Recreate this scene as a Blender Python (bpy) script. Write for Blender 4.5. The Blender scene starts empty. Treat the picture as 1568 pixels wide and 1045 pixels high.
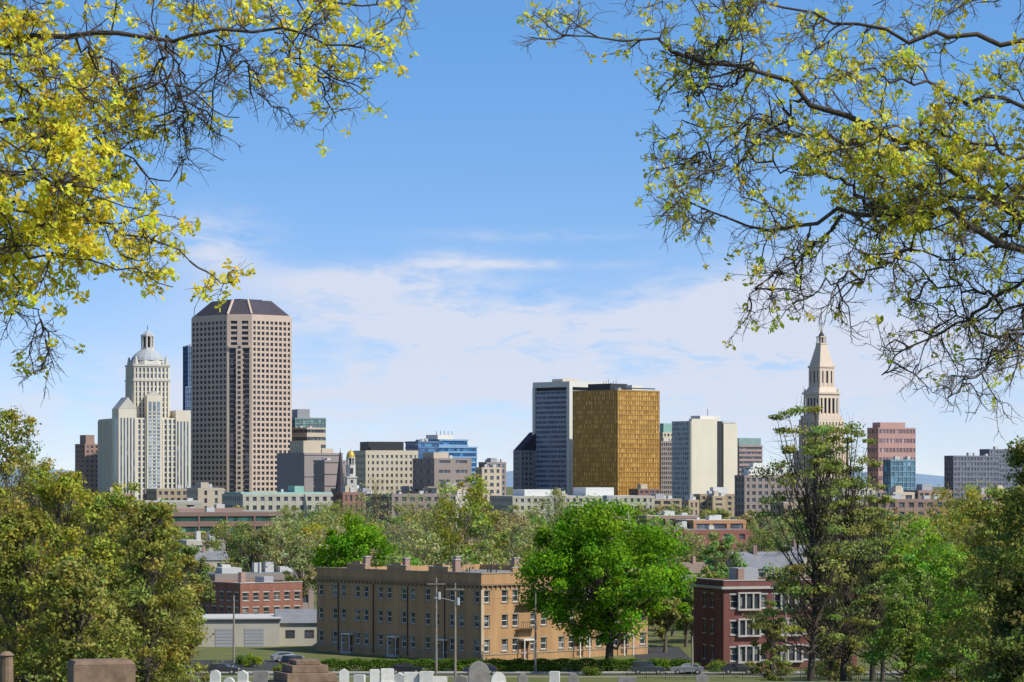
import bpy, math, random
import numpy as np
from mathutils import Vector
random.seed(7); RNG=np.random.default_rng(7)
F=4630.0; CX=784.0; HY=735.0; CZ=26.0     # survey constants (bearing / elevation units)
def SX(px,d): return (px-CX)/F*d
def SZ(py,d): return CZ+(HY-py)/F*d
TP=np.array([[-60,25.5],[0,24.3],[60,21.4],[100,19.1],[140,16.5],[200,11],[300,4.2],[380,.3],[400,0],[40000,0]])
def gz(y): return float(np.interp(y,TP[:,0],TP[:,1]))
scene=bpy.context.scene
COL=scene.collection
# ---------------------------------------------------------------- materials
MATS={}
def mat(name,col,var=.12,scale=.3,rough=.85,metal=0,col2=None,streak=0,spec=.3):
    if name in MATS: return MATS[name]
    m=bpy.data.materials.new(name); m.use_nodes=True; nt=m.node_tree; N=nt.nodes; L=nt.links
    b=N['Principled BSDF']; b.inputs['Roughness'].default_value=rough; b.inputs['Metallic'].default_value=metal
    b.inputs['Specular IOR Level'].default_value=spec
    tc=N.new('ShaderNodeTexCoord'); mp=N.new('ShaderNodeMapping'); L.new(tc.outputs['Object'],mp.inputs[0])
    if streak: mp.inputs['Scale'].default_value=(1,1,.12)
    n=N.new('ShaderNodeTexNoise'); n.inputs['Scale'].default_value=scale; n.inputs['Detail'].default_value=5; n.inputs['Roughness'].default_value=.65
    L.new(mp.outputs[0],n.inputs['Vector'])
    r=N.new('ShaderNodeValToRGB'); L.new(n.outputs['Fac'],r.inputs[0])
    c=np.array(col); c2=np.array(col2) if col2 else c*(1+var)
    c1=c*(1-var) if col2 is None else c
    r.color_ramp.elements[0].position=.3; r.color_ramp.elements[1].position=.7
    r.color_ramp.elements[0].color=(*c1,1); r.color_ramp.elements[1].color=(*c2,1)
    L.new(r.outputs[0],b.inputs['Base Color'])
    MATS[name]=m; return m
def glass(name,col,light=None,rough=.12,cell=(1.6,1.6,3.6),frac=.3,metal=0.0,spec=.6):
    if name in MATS: return MATS[name]
    m=bpy.data.materials.new(name); m.use_nodes=True; nt=m.node_tree; N=nt.nodes; L=nt.links
    b=N['Principled BSDF']; b.inputs['Roughness'].default_value=rough; b.inputs['Metallic'].default_value=metal
    b.inputs['Specular IOR Level'].default_value=spec
    tc=N.new('ShaderNodeTexCoord'); dv=N.new('ShaderNodeVectorMath'); dv.operation='DIVIDE'; dv.inputs[1].default_value=cell
    L.new(tc.outputs['Object'],dv.inputs[0])
    fl=N.new('ShaderNodeVectorMath'); fl.operation='FLOOR'; L.new(dv.outputs[0],fl.inputs[0])
    w=N.new('ShaderNodeTexWhiteNoise'); L.new(fl.outputs[0],w.inputs[0])
    r=N.new('ShaderNodeValToRGB'); L.new(w.outputs['Value'],r.inputs[0])
    light=light or tuple(x*2.0+.02 for x in col)
    e=r.color_ramp.elements; e[0].position=0; e[0].color=(*[x*.6 for x in col],1); e[1].position=1; e[1].color=(*light,1)
    k=e.new(1-frac); k.color=(*col,1)
    L.new(r.outputs[0],b.inputs['Base Color']); MATS[name]=m; return m
def leafmat(name,tr):
    m=bpy.data.materials.new(name); m.use_nodes=True; nt=m.node_tree; N=nt.nodes; L=nt.links; N.clear()
    o=N.new('ShaderNodeOutputMaterial'); a=N.new('ShaderNodeAttribute'); a.attribute_name='leafcol'
    d=N.new('ShaderNodeBsdfDiffuse'); t=N.new('ShaderNodeBsdfTranslucent'); mx=N.new('ShaderNodeMixShader'); mx.inputs[0].default_value=tr
    g=N.new('ShaderNodeMixRGB'); g.blend_type='MULTIPLY'; g.inputs[0].default_value=1; g.inputs[2].default_value=(1.2,1.2,.7,1)
    L.new(a.outputs['Color'],d.inputs[0]); L.new(a.outputs['Color'],g.inputs[1]); L.new(g.outputs[0],t.inputs[0])
    L.new(d.outputs[0],mx.inputs[1]); L.new(t.outputs[0],mx.inputs[2]); L.new(mx.outputs[0],o.inputs[0]); return m
LEAF=leafmat('leaf_foliage',.38); LEAFY=leafmat('young_leaf_foliage',.5)
BARK=mat('bark_grey',(.13,.105,.08),.35,2.5,.95)
BARKD=mat('bark_dark',(.075,.06,.048),.35,6,.95)
TWIG=mat('twig_bark',(.135,.105,.08),.3,5,.95)
WHITE=mat('white_paint',(.66,.65,.61),.06,.5,.6)
ROOFG=mat('roof_gravel_grey',(.22,.22,.22),.2,.3,.95)
ROOFW=mat('roof_membrane_white',(.50,.50,.48),.08,.2,.8)
DARK=mat('dark_metal',(.04,.042,.046),.2,1,.5)
# ---------------------------------------------------------------- mesh helpers
def np_mesh(name,verts,quads,m,cols=None,smooth=False):
    me=bpy.data.meshes.new(name); V=np.asarray(verts,dtype=np.float32); Q=np.asarray(quads,dtype=np.int32)
    me.vertices.add(len(V)); me.vertices.foreach_set('co',V.ravel())
    me.loops.add(Q.size); me.loops.foreach_set('vertex_index',Q.ravel())
    me.polygons.add(len(Q)); me.polygons.foreach_set('loop_start',np.arange(0,Q.size,4,dtype=np.int32))
    me.polygons.foreach_set('loop_total',np.full(len(Q),4,dtype=np.int32))
    if smooth: me.polygons.foreach_set('use_smooth',np.ones(len(Q),dtype=bool))
    me.update(calc_edges=True)
    if cols is not None:
        at=me.attributes.new('leafcol','FLOAT_COLOR','FACE'); C=np.ones((len(Q),4),dtype=np.float32); C[:,:3]=cols
        at.data.foreach_set('color',C.ravel())
    me.materials.append(m); o=bpy.data.objects.new(name,me); COL.objects.link(o); return o
def unit(v): return v/np.maximum(np.linalg.norm(v,axis=-1,keepdims=True),1e-9)
def tubes(P,R,sides=4):
    N,n,_=P.shape; T=np.gradient(P,axis=1); T=unit(T)
    ref=np.where(np.abs(T[...,2:3])>.9,np.array([1.,0,0]),np.array([0,0,1.]))
    U=unit(np.cross(T,ref)); W=np.cross(T,U)
    a=np.arange(sides)*2*math.pi/sides
    V=P[:,:,None,:]+R[:,:,None,None]*(U[:,:,None,:]*np.cos(a)[None,None,:,None]+W[:,:,None,:]*np.sin(a)[None,None,:,None])
    idx=np.arange(N*n*sides).reshape(N,n,sides)
    a0=idx[:,:-1,:]; a1=np.roll(a0,-1,2); b0=idx[:,1:,:]; b1=np.roll(b0,-1,2)
    Q=np.stack([a0,a1,b1,b0],-1).reshape(-1,4); return V.reshape(-1,3),Q
def cat(parts):
    vs=[];qs=[];o=0
    for v,q in parts: vs.append(v);qs.append(q+o);o+=len(v)
    return np.concatenate(vs),np.concatenate(qs)
def leaves(C,S,Nn,asp=.6):
    n=len(C); Nn=unit(Nn); r=RNG.normal(size=(n,3)); U=unit(np.cross(Nn,r)); W=np.cross(Nn,U); S=S[:,None]
    V=np.stack([C+U*S,C+W*S*asp,C-U*S,C-W*S*asp],1).reshape(-1,3); return V,np.arange(4*n).reshape(-1,4)
def resample(pts,n):
    p=np.array(pts,float); s=np.r_[0,np.cumsum(np.linalg.norm(np.diff(p,axis=0),axis=1))]
    t=np.linspace(0,s[-1],n); return np.stack([np.interp(t,s,p[:,k]) for k in range(3)],1)
def spawn(P,k,lmin,lmax,npt,spread=.9,wob=.25,bias=(0,0,0),tmin=.15,len_taper=.5):
    N,n,_=P.shape; M=N*k; t=RNG.uniform(tmin,1,M)*(n-1.001); i=t.astype(int); f=(t-i)[:,None]; pi=np.repeat(np.arange(N),k)
    pos=P[pi,i]*(1-f)+P[pi,i+1]*f; tan=unit(P[pi,i+1]-P[pi,i])
    rnd=unit(RNG.normal(size=(M,3))); d=unit(tan*(1-spread*.5)+rnd*spread)
    ln=RNG.uniform(lmin,lmax,M)*(1-len_taper*t/(n-1))
    pts=[pos]; b=np.array(bias)
    for j in range(npt-1):
        d=unit(d+RNG.normal(size=(M,3))*wob+b); pos=pos+d*(ln/(npt-1))[:,None]; pts.append(pos)
    return np.stack(pts,1),pi,t/(n-1)
# ---------------------------------------------------------------- box/prism builder
class B:
    def __init__(s,name,loc,rot=0): s.name=name; s.loc=loc; s.rot=rot; s.parts={}
    def raw(s,part,m,vs,fs):
        p=s.parts.setdefault(part,[m,[],[]]); o=len(p[1]); p[1].extend(vs); p[2].extend([tuple(i+o for i in f) for f in fs])
    def box(s,part,m,x0,x1,y0,y1,z0,z1):
        s.raw(part,m,[(x0,y0,z0),(x1,y0,z0),(x1,y1,z0),(x0,y1,z0),(x0,y0,z1),(x1,y0,z1),(x1,y1,z1),(x0,y1,z1)],
          [(0,3,2,1),(4,5,6,7),(0,1,5,4),(1,2,6,5),(2,3,7,6),(3,0,4,7)])
    def prism(s,part,m,poly,z0,z1,top=None):
        n=len(poly); top=top or poly
        s.raw(part,m,[(x,y,z0) for x,y in poly]+[(x,y,z1) for x,y in top],
          [tuple(range(n-1,-1,-1)),tuple(range(n,2*n))]+[(i,(i+1)%n,n+(i+1)%n,n+i) for i in range(n)])
    def cyl(s,part,m,x,y,z0,z1,r0,r1=None,n=12):
        r1=r0 if r1 is None else r1
        a=[i*2*math.pi/n for i in range(n)]
        s.prism(part,m,[(x+r0*math.cos(t),y+r0*math.sin(t)) for t in a],z0,z1,[(x+r1*math.cos(t),y+r1*math.sin(t)) for t in a])
    def beam(s,part,m,p,q,r,n=6):
        v,f=tubes(np.array([[p,q]],float),np.array([[r,r]]),n); s.raw(part,m,[tuple(x) for x in v],[tuple(x) for x in f])
    def tower(s,poly,z0,z1,fh,bays,wall,gl,sp=.4,pf=.4,pw=None,parapet=1.0,roof=None,inset=.35,proud=.06,part='',piers=True,sill=0):
        n=len(poly)
        def off(o):
            r=[]
            for i in range(n):
                p0=Vector(poly[i-1]);p1=Vector(poly[i]);p2=Vector(poly[(i+1)%n])
                e1=(p1-p0).normalized();e2=(p2-p1).normalized(); n1=Vector((e1.y,-e1.x));n2=Vector((e2.y,-e2.x))
                bb=(n1+n2); bb=bb/ max(bb.dot(n1),.2); r.append((p1.x+bb.x*o,p1.y+bb.y*o))
            return r
        s.prism(part+'windows',gl,off(-inset),z0,z1-.2)
        nf=max(1,round((z1-z0-parapet)/fh)); fh=(z1-z0-parapet)/nf
        slab=off(0)
        for k in range(nf):
            s.prism(part+'walls',wall,slab,z0+k*fh,z0+k*fh+sp*fh)
        s.prism(part+'walls',wall,off(.12),z1-parapet-.1,z1)
        s.prism(part+'roof',roof or ROOFG,off(-.4),z1,z1+.08)
        if piers:
            for i in range(n):
                p=Vector(poly[i]);q=Vector(poly[(i+1)%n]);e=q-p;ln=e.length;e.normalize();nn=Vector((e.y,-e.x))
                nb=bays[i%len(bays)]
                if nb<=0: continue
                bw=ln/nb; w=bw*pf
                for j in range(nb+1):
                    c=j*bw; a=max(0,c-w/2)+.001;b=min(ln,c+w/2)-.001
                    if j==0:b=max(b,w*.8)
                    if j==nb:a=min(a,ln-w*.8)
                    A=p+e*a;Bq=p+e*b
                    s.prism(part+'piers',wall,[tuple(A+nn*proud),tuple(Bq+nn*proud),tuple(Bq-nn*.5),tuple(A-nn*.5)],z0,z1-parapet+.05)
    def done(s,bevel=0):
        e=bpy.data.objects.new(s.name,None); COL.objects.link(e); e.location=s.loc; e.rotation_euler=(0,0,s.rot); e.empty_display_size=1
        for part,(m,v,f) in s.parts.items():
            me=bpy.data.meshes.new(part); me.from_pydata(v,[],f); me.update(); me.materials.append(m)
            o=bpy.data.objects.new(part,me); COL.objects.link(o); o.parent=e
            if bevel:
                md=o.modifiers.new('b','BEVEL'); md.width=bevel; md.segments=2
        return e
def corner(d,xl,xc,xr,tdeg,depth=25):
    t=math.radians(tdeg); cx=SX(xc,d); cy=d
    b=(xr-CX)/F; W=(b*cy-cx)/(math.cos(t)-b*math.sin(t))
    if tdeg<2 or xl>=xc: Ld=depth
    else:
        b=(xl-CX)/F; Ld=(cx-b*cy)/(math.sin(t)+b*math.cos(t))
    return (cx,cy,0),t,W,Ld
def rect(x0,x1,y0,y1): return [(x0,y0),(x1,y0),(x1,y1),(x0,y1)]
def generic(name,d,xl,xc,xr,ytop,t,wall,gl,fh=3.8,bw=4,sp=.45,pf=.45,parapet=1.2,roof=None,depth=25,piers=True,pent=None,done=True):
    loc,r,W,Ld=corner(d,xl,xc,xr,t,depth); b=B(name,loc,r); z1=SZ(ytop,d)
    nx=max(1,round(W/bw)); ny=max(1,round(Ld/bw))
    b.tower(rect(0,W,0,Ld),0,z1,fh,[nx,ny,nx,ny],wall,gl,sp,pf,parapet=parapet,roof=roof,piers=piers)
    if pent:
        for (a0,a1,b0,b1,h,m) in pent: b.box('penthouse',m,W*a0,W*a1,Ld*b0,Ld*b1,z1+.08,z1+h)
    rr=random.Random(int(xl*7+d))
    for k in range(rr.randint(2,5)):
        x=rr.uniform(.12,.8)*W; y=rr.uniform(.12,.8)*Ld; q=rr.uniform(1,3); b.box('roof_units',ROOFG if k%2 else ROOFW,x,x+q,y,y+q*1.3,z1+.09,z1+rr.uniform(1,2.6))
    if done: b.done(); return
    return b,W,Ld,z1
# ---------------------------------------------------------------- world / sun / camera
SUN_AZ=60.0; SUN_EL=45.0
sdir=Vector((math.sin(math.radians(SUN_AZ))*math.cos(math.radians(SUN_EL)),-math.cos(math.radians(SUN_AZ))*math.cos(math.radians(SUN_EL)),math.sin(math.radians(SUN_EL))))
w=bpy.data.worlds.new('World'); scene.world=w; w.use_nodes=True; nt=w.node_tree; N=nt.nodes; L=nt.links
bg=N['Background']; bg.inputs[1].default_value=.14
def mth(op,a,b=None,c=None,clamp=False):
    n=N.new('ShaderNodeMath'); n.operation=op; n.use_clamp=clamp
    for i,x in enumerate((a,b,c)):
        if x is None: continue
        if isinstance(x,(int,float)): n.inputs[i].default_value=x
        else: L.new(x,n.inputs[i])
    return n.outputs[0]
tc=N.new('ShaderNodeTexCoord'); sp=N.new('ShaderNodeSeparateXYZ'); L.new(tc.outputs['Generated'],sp.inputs[0])
X,Y,Z=sp.outputs
zz=mth('MULTIPLY_ADD',mth('MAXIMUM',Z,0.0),2.5,.06)
cb=N.new('ShaderNodeCombineXYZ'); L.new(X,cb.inputs[0]); L.new(Y,cb.inputs[1]); L.new(zz,cb.inputs[2])
nm=N.new('ShaderNodeVectorMath'); nm.operation='NORMALIZE'; L.new(cb.outputs[0],nm.inputs[0])
sky=N.new('ShaderNodeTexSky'); sky.sky_type='NISHITA'; sky.sun_disc=False
sky.sun_elevation=math.radians(SUN_EL); sky.sun_rotation=math.atan2(sdir.x,sdir.y); sky.air_density=1.0; sky.dust_density=.3; sky.ozone_density=2.5
L.new(nm.outputs[0],sky.inputs[0])
tf=mth('SUBTRACT',mth('MULTIPLY',Z,7.0,clamp=True),mth('MULTIPLY_ADD',Z,2.0,-.5,clamp=True),clamp=True)
tint=N.new('ShaderNodeMixRGB'); L.new(tf,tint.inputs[0]); tint.inputs[1].default_value=(1.22,1.06,1.08,1); tint.inputs[2].default_value=(.90,1.32,1.55,1)
ml=N.new('ShaderNodeMixRGB'); ml.blend_type='MULTIPLY'; ml.inputs[0].default_value=1; L.new(sky.outputs[0],ml.inputs[1]); L.new(tint.outputs[0],ml.inputs[2])
cv=N.new('ShaderNodeCombineXYZ'); L.new(X,cv.inputs[0]); L.new(mth('MULTIPLY',Z,3.4),cv.inputs[2]); L.new(mth('MULTIPLY',Y,.5),cv.inputs[1])
n1=N.new('ShaderNodeTexNoise'); n1.inputs['Scale'].default_value=15; n1.inputs['Detail'].default_value=9; n1.inputs['Roughness'].default_value=.62; n1.inputs['Distortion'].default_value=.7
L.new(cv.outputs[0],n1.inputs['Vector'])
n2=N.new('ShaderNodeTexNoise'); n2.inputs['Scale'].default_value=60; n2.inputs['Detail'].default_value=7; n2.inputs['Roughness'].default_value=.6; n2.inputs['Distortion'].default_value=.8; L.new(cv.outputs[0],n2.inputs['Vector'])
nz=mth('ADD',mth('MULTIPLY',n1.outputs['Fac'],.62),mth('MULTIPLY',n2.outputs['Fac'],.38))
def blob(px,py,sx,sy,amp):
    x0=(px-CX)/F; z0=(HY-py)/F
    a=mth('POWER',mth('DIVIDE',mth('SUBTRACT',X,x0),sx/F),2.0); b=mth('POWER',mth('DIVIDE',mth('SUBTRACT',Z,z0),sy/F),2.0)
    return mth('MULTIPLY',mth('EXPONENT',mth('MULTIPLY',mth('ADD',a,b),-1.0)),amp)
tot=None
for q in [(600,480,240,42,1.35),(335,378,70,42,1.15),(560,430,200,24,1.0),(790,406,115,7,1.5),(690,400,80,16,.8),(700,570,310,50,1.0),(1120,465,120,42,1.3),(1010,540,280,60,1.0),(1300,540,280,80,1.15),(250,630,330,80,.7),(900,660,900,80,.8),(830,362,160,9,.6),(930,500,200,30,.7),(1300,400,180,40,.5)]:
    o=blob(*q); tot=o if tot is None else mth('ADD',tot,o)
fac=mth('MULTIPLY',mth('MULTIPLY',tot,mth('MULTIPLY_ADD',nz,5.2,-1.85,clamp=True),clamp=True),.88)
mx=N.new('ShaderNodeMixRGB'); L.new(fac,mx.inputs[0])
L.new(ml.outputs[0],mx.inputs[1]); mx.inputs[2].default_value=(5.1,5.4,6.3,1)
L.new(mx.outputs[0],bg.inputs[0])
sl=bpy.data.lights.new('sun','SUN'); sl.energy=5.0; sl.angle=math.radians(.5); sl.color=(1,.94,.82)
so=bpy.data.objects.new('sun',sl); COL.objects.link(so); so.rotation_euler=sdir.to_track_quat('Z','Y').to_euler()
cam=bpy.data.cameras.new('camera'); co=bpy.data.objects.new('camera',cam); COL.objects.link(co); co.location=(0,0,CZ); co.rotation_euler=(math.pi/2,0,0)
cam.sensor_width=36; cam.lens=36*F/1568; cam.shift_y=(HY-522.5)/1568; cam.clip_end=60000; cam.clip_start=.5; scene.camera=co
scene.view_settings.view_transform='Standard'; scene.view_settings.look='None'; scene.view_settings.exposure=0
# ---------------------------------------------------------------- ground
ys=np.r_[np.arange(-60,420,8),np.array([440,500,600,800,1100,1500,2200,3500,6000,12000,25000,40000])]
xsn=np.r_[-30000,-12000,-5000,-2000,-900,-400,np.arange(-200,201,10),400,900,2000,5000,12000,30000]
gx,gy=np.meshgrid(xsn,ys); h=np.vectorize(gz)(gy)+np.where((gy<380),.12*np.sin(gx*.13)+.1*np.sin(gy*.21+gx*.07),0)
V=np.stack([gx,gy,h],-1).reshape(-1,3); ny_,nx_=gx.shape; I=np.arange(ny_*nx_).reshape(ny_,nx_)
Q=np.stack([I[:-1,:-1],I[:-1,1:],I[1:,1:],I[1:,:-1]],-1).reshape(-1,4)
np_mesh('ground',V,Q,mat('grass_ground',(.07,.11,.022),col2=(.17,.155,.06),scale=.22,rough=.95),smooth=True)
b=B('street',(0,0,0)); ASP=mat('asphalt',(.05,.05,.052),.2,.4,.9)
b.box('asphalt',ASP,-120,120,398,406,.004,.008)
CONC=mat('concrete',(.4,.39,.36),.1,.5,.85)
b.box('kerb_far',CONC,-120,120,406.05,406.3,0,.13); b.box('pavement',CONC,-120,120,406.35,408.2,.0,.12)
b.box('kerb_near',CONC,-120,120,397.7,397.95,0,.13)
b.box('centre_line',mat('road_paint_yellow',(.6,.45,.08)),-120,120,401.9,402.05,.012,.013); b.done()
b=B('parking_lot',(0,0,0)); b.box('asphalt',ASP,-62,-31,412,436,.004,.01); b.box('asphalt_right',ASP,18,26,414,470,.004,.01)
for k in range(9): b.box('bay_lines',WHITE,-60+k*3,-59.9+k*3,420,425,.012,.014)
b.done()
hx=np.linspace(-4000,4000,90); top=55+14*np.sin(hx*.0021)+8*np.sin(hx*.0057+1)+5*np.sin(hx*.013)
rows=[np.stack([hx,np.full_like(hx,11000),np.full_like(hx,-2)],-1),np.stack([hx,np.full_like(hx,12000),top],-1),np.stack([hx,np.full_like(hx,14000),np.full_like(hx,-2)],-1)]
V=np.concatenate(rows); n=90; I=np.arange(3*n).reshape(3,n); Q=np.stack([I[:-1,:-1],I[:-1,1:],I[1:,1:],I[1:,:-1]],-1).reshape(-1,4)
np_mesh('hills',V,Q,mat('hazy_hill',(.21,.30,.40),.08,.01),smooth=True)
# ================================================================ SKYLINE
LIME=mat('limestone_cream',(.64,.575,.46),.08,.06,streak=1); LIMED=mat('limestone_grey',(.52,.49,.44),.1,.06)
GB=glass('glass_blue_dark',(.08,.115,.17)); GK=glass('glass_dark',(.07,.078,.10),rough=.2); GG=glass('glass_greyblue',(.17,.22,.28),frac=.4)  # GB and GK bases lifted bluish, painting distance haze into the glass colour
loc,r,W,Ld=corner(2150,151,183,290,20); b=B('art_deco_tower',loc,r); zf=lambda y:SZ(y,2150)
b.tower(rect(0,W,0,Ld),0,zf(640),3.9,[16,13,16,13],LIME,GB,.25,.45,proud=.7)
b.box('walls_wing',LIME,-.8,W*.24,-.8,Ld*.3,0,zf(626))
for k in range(5): b.box('wing_window_strip',GB,.6+k*2.3,1.6+k*2.3,-.95,-.7,8,zf(640))
for k in range(5): b.box('wing_window_strip',GB,-.95,-.7,1+k*2.3,2.1+k*2.3,8,zf(640))
b.raw('gable',LIMED,[(-.8,-.9,zf(626)),(W*.24,-.9,zf(626)),(W*.12,-.9,zf(608)),(-.8,Ld*.3,zf(626)),(W*.24,Ld*.3,zf(626)),(W*.12,Ld*.3,zf(608))],[(0,1,2),(5,4,3),(1,4,5,2),(0,2,5,3)])
b.box('walls_wing_east',LIME,W*.8,W+.8,-.8,Ld*.3,0,zf(628))
for k in range(4): b.box('wing_window_strip',GB,W*.8+1+k*2.4,W*.8+2.1+k*2.4,-.95,-.7,8,zf(645))
tw=12.8; cx0,cy0=25.0,20
b.tower(rect(cx0-tw,cx0+tw,cy0-tw,cy0+tw),zf(640),zf(582),3.9,[9,9,9,9],LIME,GG,.22,.48,proud=.6)
b.box('cornice',LIMED,cx0-tw-.9,cx0+tw+.9,cy0-tw-.9,cy0+tw+.9,zf(583),zf(580))
b.tower(rect(cx0-tw,cx0+tw,cy0-tw,cy0+tw),zf(580),zf(560),4.6,[9,9,9,9],LIME,GG,.25,.45,proud=.4)
b.box('cornice_top',LIMED,cx0-tw-.8,cx0+tw+.8,cy0-tw-.8,cy0+tw+.8,zf(560),zf(557))
b.box('walls_shaft',LIME,cx0-5.5,cx0+5.5,-1.8,cy0-tw+.5,0,zf(606))
for k in range(3): b.box('shaft_window_strip',GG,cx0-4.2+k*3.1,cx0-2.2+k*3.1,-1.95,-1.7,8,zf(615))
for k in range(26): b.box('shaft_spandrels',LIMED,cx0-4.3,cx0+4.1,-2.0,-1.69,9+k*2.6,9.9+k*2.6)
b.raw('shaft_gable',LIMED,[(cx0-5.5,-1.8,zf(606)),(cx0+5.5,-1.8,zf(606)),(cx0,-1.8,zf(598)),(cx0-5.5,cy0-tw,zf(606)),(cx0+5.5,cy0-tw,zf(606)),(cx0,cy0-tw,zf(598))],[(0,1,2),(5,4,3),(1,4,5,2),(0,2,5,3)])
ROOFC=mat('copper_slate_roof',(.36,.39,.41),.12,.2)
def ngon(cx,cy,r,n=8,ph=.39): return [(cx+r*math.cos(ph+i*2*math.pi/n),cy+r*math.sin(ph+i*2*math.pi/n)) for i in range(n)]
b.prism('walls_crown',LIMED,ngon(cx0,cy0,13.2),zf(557),zf(550),ngon(cx0,cy0,12.2))
dr=[(12.2,550),(11.2,545),(9.4,540.5),(7,536.5),(4.6,533)]
for (ra,ya),(rb,yb) in zip(dr[:-1],dr[1:]): b.prism('roof_dome',ROOFC,ngon(cx0,cy0,ra,16),zf(ya),zf(yb),ngon(cx0,cy0,rb,16))
b.prism('lantern_base',LIMED,ngon(cx0,cy0,4.6),zf(533),zf(530))
for i in range(8):
    a=.39+i*math.pi/4; b.cyl('lantern_columns',LIMED,cx0+4*math.cos(a),cy0+4*math.sin(a),zf(530),zf(513),.75,n=8)
b.cyl('lantern_core',BARKD,cx0,cy0,zf(530),zf(513),2.3)
b.prism('lantern_cap',LIMED,ngon(cx0,cy0,5),zf(513),zf(510)); b.prism('lantern_roof',ROOFC,ngon(cx0,cy0,3.8),zf(510),zf(503),ngon(cx0,cy0,.6)); b.cyl('finial',DARK,cx0,cy0,zf(503),zf(496),.25)
for sx in(-1,1):
    for sy in(-1,1): b.prism('turret',LIMED,ngon(cx0+sx*11,cy0+sy*11,1.7),zf(557),zf(545),ngon(cx0+sx*11,cy0+sy*11,.7))
b.done()
# --- big granite tower with chamfered corner
PINK=mat('pink_granite',(.52,.41,.335),.06,.05); zf=lambda y:SZ(y,2250)
loc,r,W,Ld=corner(2250,291,364,449,42); b=B('granite_skyscraper',loc,r); c=13.2
c2=2
poly=[(c,0),(W-c2,0),(W,c2),(W,Ld-c2),(W-c2,Ld),(c2,Ld),(0,Ld-c2),(0,c)]
GT=glass('glass_tower',(.03,.038,.055),(.10,.11,.13),rough=.4,frac=.25,spec=.25)
b.tower(poly,0,zf(483),4.0,[9,0,10,0,10,0,9,2],PINK,GT,.40,.36,inset=.45,proud=.2,parapet=3.5)
nn=Vector((-1,-1)).normalized(); e=Vector((1,-1)).normalized(); mid=Vector((c/2,c/2))
A=mid+e*2.4;Bq=mid-e*2.4
b.prism('piers_corner',PINK,[tuple(Bq+nn*1.4),tuple(A+nn*1.4),tuple(A-nn*.5),tuple(Bq-nn*.5)],0,zf(528))
b.prism('corner_ledge',PINK,[tuple(mid-e*8.6+nn*1.5),tuple(mid+e*8.6+nn*1.5),tuple(mid+e*8.6-nn*.5),tuple(mid-e*8.6-nn*.5)],zf(532),zf(528))
for sgn in(-1,1):
    A=mid+e*(sgn*5.6+1.9);Bq=mid+e*(sgn*5.6-1.9); b.prism('corner_glass_strip',GT,[tuple(Bq+nn*.35),tuple(A+nn*.35),tuple(A-nn*.2),tuple(Bq-nn*.2)],6,zf(532))
for k in range(34):
    z=4+k*3.75
    if z<zf(530): 
        A2=mid+e*1.1;B2=mid-e*1.1; b.prism('corner_windows',GT,[tuple(B2+nn*1.55),tuple(A2+nn*1.55),tuple(A2+nn*1.3),tuple(B2+nn*1.3)],z,z+2)
        A2=mid+e*7.4;B2=mid-e*7.4; b.prism('corner_spandrels',mat('spandrel_grey',(.17,.15,.15)),[tuple(B2+nn*.45),tuple(A2+nn*.45),tuple(A2+nn*.3),tuple(B2+nn*.3)],z-.5,z+.25)
SLATE=mat('slate_dark',(.06,.055,.07),.12,.1)
def ins(p,o):
    cx=W/2; cy=Ld/2; return [(cx+(x-cx)*o,cy+(y-cy)*o) for x,y in p]
b.prism('walls_frieze',PINK,ins(poly,.985),zf(483)+.1,zf(480.5)); b.prism('roof_mansard',SLATE,ins(poly,.965),zf(480.5),zf(457),ins(poly,.60))
for i in (0,7):
    p=ins(poly,.97); q=ins(poly,.605)
    b.beam('roof_ribs',PINK,(p[i][0],p[i][1],zf(480.5)),(q[i][0],q[i][1],zf(457)),1.0)
b.box('roof_plant',SLATE,W*.3,W*.7,Ld*.3,Ld*.7,zf(457),zf(456)+.5)
b.done()
BP=mat('blue_panel',(.12,.18,.31))
generic('glass_office_block',2500,280,288,312,530,30,BP,GB,fh=3.8,bw=1.6,sp=.25,pf=.15)
generic('glass_office_block',2450,281,284,300,592,30,BP,GB,fh=3.8,bw=1.6,sp=.25,pf=.15)
BRICKF=mat('brick_far',(.32,.21,.17),.1,.1); BRN=mat('brown_panel',(.28,.23,.21),.08,.05); TANP=mat('tan_panel',(.50,.42,.32),.08,.05); GREYP=mat('grey_panel',(.34,.34,.36),.08,.05)
generic('brick_office_block',2350,115,130,152,680,30,BRICKF,GK,pent=[(.2,.8,.2,.8,7,BRICKF)])
generic('beige_office_block',2300,440,470,499,655,40,TANP,GK,fh=6,bw=30,sp=.55,pf=.1,piers=False)
GRP_=mat('green_panel',(.22,.32,.31))
generic('green_glass_office',2400,440,452,499,640,15,GRP_,glass('glass_green',(.15,.23,.23),cell=(3,3,4)),fh=4,bw=3,sp=.15,pf=.1,pent=[(.1,.5,.1,.8,7,GREYP)])
generic('brown_concrete_block',1950,424,466,525,694,35,mat('taupe_panel',(.27,.235,.23),.06,.03),GK,fh=14,bw=60,sp=.96,pf=.1,piers=False,pent=[(.05,.5,.1,.6,8,TANP),(.6,.9,.2,.8,3,BRICKF)])
generic('annex_block',1900,480,497,530,705,35,BRN,GK,fh=8,bw=14,sp=.9,pf=.3,piers=False)
CREAM=mat('cream_stone',(.54,.475,.36),.07,.06)
generic('cream_office_block',2050,541,560,640,690,20,CREAM,GK,fh=4.2,bw=3.4,sp=.5,pf=.55,parapet=3,pent=[(.08,.75,.1,.8,6,DARK),(.1,.3,.05,.5,2.5,CREAM)])
BLUEG=glass('glass_bright_blue',(.04,.13,.30),(.09,.25,.46),cell=(3,3,3.9))
BWP=mat('blue_white_panel',(.20,.34,.52))
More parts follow.
